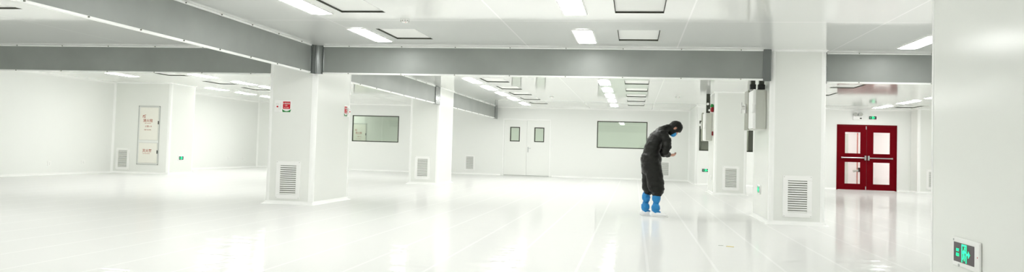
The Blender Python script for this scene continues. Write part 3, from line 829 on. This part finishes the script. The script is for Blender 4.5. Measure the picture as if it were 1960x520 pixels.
# body: one continuous surface (head, trunk, arms with hands, legs)
mb = MB()
ellipsoid(mb, hp(.02, -.012), (HF*.092, LAT*.073, HU*.098))          # skull
ellipsoid(mb, hp(-.055, .025), (HF*.062, LAT*.056, HU*.062))         # jaw
ellipsoid(mb, hp(-.098, .058), (HF*.022, LAT*.026, HU*.020))         # chin
tube(mb, [(hp(.012, .076), .008, .008), (hp(-.022, .098), .012, .014)], 10)   # nose
ellipsoid(mb, hp(.022, .070), (HF*.014, LAT*.05, HU*.010))           # brow
ellipsoid(mb, hp(-.062, .079), (HF*.010, LAT*.024, HU*.010))         # lips
for s in (-1, 1):
    ellipsoid(mb, hp(-.008, -.010, s*.081), (HF*.020, LAT*.012, HU*.033))     # ears
    ellipsoid(mb, hp(.004, .068, s*.031), (HF*.012, LAT*.013, HU*.011))       # eyes
tube(mb, [(V((.15, 0, 1.405)), .055, .06), (V((.205, 0, 1.445)), .05, .052), (hp(-.05, -.02), .048, .05)])
tube(mb, [(V((-.04, 0, .90)), .105, .145), (V((-.045, 0, 1.0)), .095, .13), (V((-.03, 0, 1.12)), .095, .135), (V((.01, 0, 1.23)), .10, .15), (V((.06, 0, 1.31)), .095, .16), (V((.115, 0, 1.375)), .065, .13), (V((.15, 0, 1.41)), .05, .08)])
def hand(mb, wrist, d, palm_n, side):
    """d: pointing direction, palm_n: palm normal, side: +1 thumb towards palm_n x d"""
    d = d.normalized(); palm_n = palm_n.normalized(); sd = d.cross(palm_n).normalized() * side
    tube(mb, [(wrist - d*.02, .018, .025), (wrist + d*.03, .014, .034), (wrist + d*.075, .012, .038)], 12, sd)
    for i, (ln, off) in enumerate(((.062, .028), (.072, .010), (.067, -.009), (.052, -.027))):
        b = wrist + d*.08 + sd*off
        p1 = b + (d*.92 + palm_n*.35).normalized()*ln*.45; p2 = p1 + (d*.55 + palm_n*.85).normalized()*ln*.33; p3 = p2 + (d*.1 + palm_n*1.0).normalized()*ln*.26
        tube(mb, [(b - d*.015, .009, .009), (p1, .0085, .0085), (p2, .0075, .0075), (p3, .0065, .0065)], 8, sd)
    b = wrist + d*.022 + sd*.026
    p1 = b + (d*.6 + sd*.6 + palm_n*.35).normalized()*.036; p2 = p1 + (d*.85 + palm_n*.45).normalized()*.028
    tube(mb, [(b, .012, .012), (p1, .010, .010), (p2, .008, .008)], 8, sd)
for s in (-1, 1):
    sh, mu, el, wr = V((.105, s*.15, 1.355)), V((.155, s*.20, 1.23)), V((.145, s*.215, 1.06)), V((.235, s*.085, 1.022))
    tube(mb, [(sh, .046, .046), (mu, .046, .046), (el, .038, .038), ((el + wr)/2, .036, .036), (wr, .022, .026)], 14)
    hand(mb, wr + (wr - el).normalized()*.02, V((.95, -s*.35, .0)), V((-.05, -s*.55, .80)), s)
    xk, xa, xt = (.04, .015, 0) if s < 0 else (-.075, -.115, 0)
    tube(mb, [(V((-.04, s*.085, .90)), .09, .085), (V((-.01 if s < 0 else -.055, s*.09, .68)), .075, .075), (V((xk, s*.09, .47)), .056, .056), (V(((xk+xa)/2, s*.092, .30)), .042, .042), (V(((xk+xa*2)/3, s*.092, .22)), .034, .034), (V((xa, s*.092, .10)), .03, .03)])
    tube(mb, [(V((xa - .03, s*.09, .055)), .03, .032), (V((xa + .07, s*.095, .045)), .028, .038), (V((xa + .15, s*.1, .035)), .018, .036)], 14)
fuse('body', mb, M['skin'], P, .0065, 3)
# jacket with hood
mb = MB()
tube(mb, [(V((-.048, 0, .945)), .165, .205), (V((-.052, 0, 1.02)), .135, .18), (V((-.035, 0, 1.12)), .135, .185), (V((.008, 0, 1.23)), .128, .20), (V((.05, 0, 1.305)), .122, .205), (V((.10, 0, 1.365)), .105, .19), (V((.145, 0, 1.42)), .078, .12), (V((.21, 0, 1.452)), .068, .075)])
for s in (-1, 1):
    tube(mb, [(V((.10, s*.165, 1.365)), .075, .065), (V((.165, s*.205, 1.265)), .078, .066), (V((.17, s*.22, 1.15)), .073, .064), (V((.14, s*.22, 1.055)), .066, .060), (V((.195, s*.155, 1.022)), .050, .050), (V((.232, s*.098, 1.018)), .036, .036)])
tube(mb, [(V((-.048, 0, .955)), .172, .212), (V((-.048, 0, .93)), .172, .212)])
fuse('jacket', mb, M['cloth'], P, .011, 2, wrinkle=(.013, 9))
mb = MB()
ellipsoid(mb, hp(.018, -.012), (HF*.115, LAT*.094, HU*.122))
ellipsoid(mb, hp(-.05, .02), (HF*.085, LAT*.076, HU*.085))
tube(mb, [(V((.16, 0, 1.43)), .072, .085), (V((.215, 0, 1.458)), .07, .078), (hp(-.05, -.03), .07, .07)])
def face_open(c):
    q = c - HC; u, f, l = q.dot(HU), q.dot(HF), q.dot(LAT)
    side = ((u + .006)/.024)**2 + ((f + .006)/.017)**2 < 1 and abs(l) > .05
    return (f > .062 and ((u + .03)/.075)**2 + (l/.068)**2 < 1) or side
fuse('hood', mb, M['cloth'], P, .008, 3, wrinkle=(.006, 12), cut=face_open, solid=.004)
# face mask
mb = MB()
ellipsoid(mb, hp(-.062, .055), (HF*.062, LAT*.064, HU*.056))
mk = fuse('face_mask', mb, M['mask'], P, .007, 2, cut=lambda c: (c - HC).dot(HF) < .040, solid=.002)
for s in (-1, 1):
    MB().cyl(hp(-.045, .05, s*.06), hp(-.012, -.005, s*.088), .0022, 6).build('ear_loop', M['white'], mk)
# trousers, baggy and gathered at the knee
mb = MB()
tube(mb, [(V((-.045, 0, .925)), .15, .185), (V((-.05, 0, .87)), .168, .195), (V((-.035, 0, .78)), .16, .19)])
tube(mb, [(V((-.025, -.085, .82)), .135, .115), (V((.0, -.085, .66)), .142, .115), (V((.022, -.09, .52)), .138, .118), (V((.04, -.092, .44)), .128, .118), (V((.045, -.092, .405)), .112, .105), (V((.04, -.092, .385)), .085, .088)])
tube(mb, [(V((-.05, .085, .82)), .14, .115), (V((-.05, .085, .66)), .128, .115), (V((-.055, .09, .52)), .118, .112), (V((-.065, .092, .44)), .108, .11), (V((-.075, .092, .405)), .09, .10), (V((-.08, .092, .388)), .065, .08)])
fuse('trousers', mb, M['cloth'], P, .011, 2, wrinkle=(.012, 8))
# boot covers: two puffs each, tied at the shin
for s, xa, xb in ((-1, .035, .022), (1, -.10, -.115)):
    mb = MB()
    tube(mb, [(V((xa, s*.092, .375)), .052, .055), (V((xa, s*.092, .345)), .066, .068), (V((xa, s*.092, .305)), .071, .073), (V((xa, s*.092, .265)), .064, .066), (V((xa, s*.092, .24)), .050, .052), (V(((xa+xb)/2, s*.092, .222)), .042, .044),
              (V((xb+.006, s*.092, .204)), .052, .054), (V((xb+.006, s*.092, .175)), .068, .07), (V((xb+.006, s*.092, .135)), .072, .074), (V((xb, s*.092, .10)), .058, .06), (V((xb, s*.092, .08)), .046, .048)], 24)
    tube(mb, [(V((xb, s*.092, .085)), .03, .045), (V((xb + .075, s*.094, .078)), .014, .04)], 16)
    b = fuse('boot_cover', mb, M['boot'], P, .006, 2, wrinkle=(.005, 26))
    mb = MB()
    for i in range(20):
        q0, q1 = 2*PI*i/20, 2*PI*(i+1)/20; cx = (xa+xb)/2
        mb.cyl((cx + .050*math.cos(q0), s*.092 + .052*math.sin(q0), .222), (cx + .050*math.cos(q1), s*.092 + .052*math.sin(q1), .222), .004, 6)
    mb.build('tie', M['boot'], b)
    # white shoe
    mb = MB(); h0 = xb - .085; L = .30
    tube(mb, [(V((h0 + .03, s*.092, .048)), .046, .044), (V((h0 + .10, s*.094, .048)), .046, .047), (V((h0 + .18, s*.097, .040)), .036, .052), (V((h0 + .255, s*.099, .030)), .024, .046)], 20)
    sh = fuse('shoe', mb, M['shoe'], P, .006, 2, cut=None)
    for v in sh.data.vertices: v.co.z = max(v.co.z, .001)
    MB().prism([(h0 + L/2 + .145*math.cos(q)*(1.04 if math.cos(q) > 0 else .98), s*.095 + (.042 if math.cos(q) > -.2 else .036)*math.sin(q)) for q in [2*PI*i/28 for i in range(28)]], 2, .001, .014).build('sole', M['shoe'], sh)
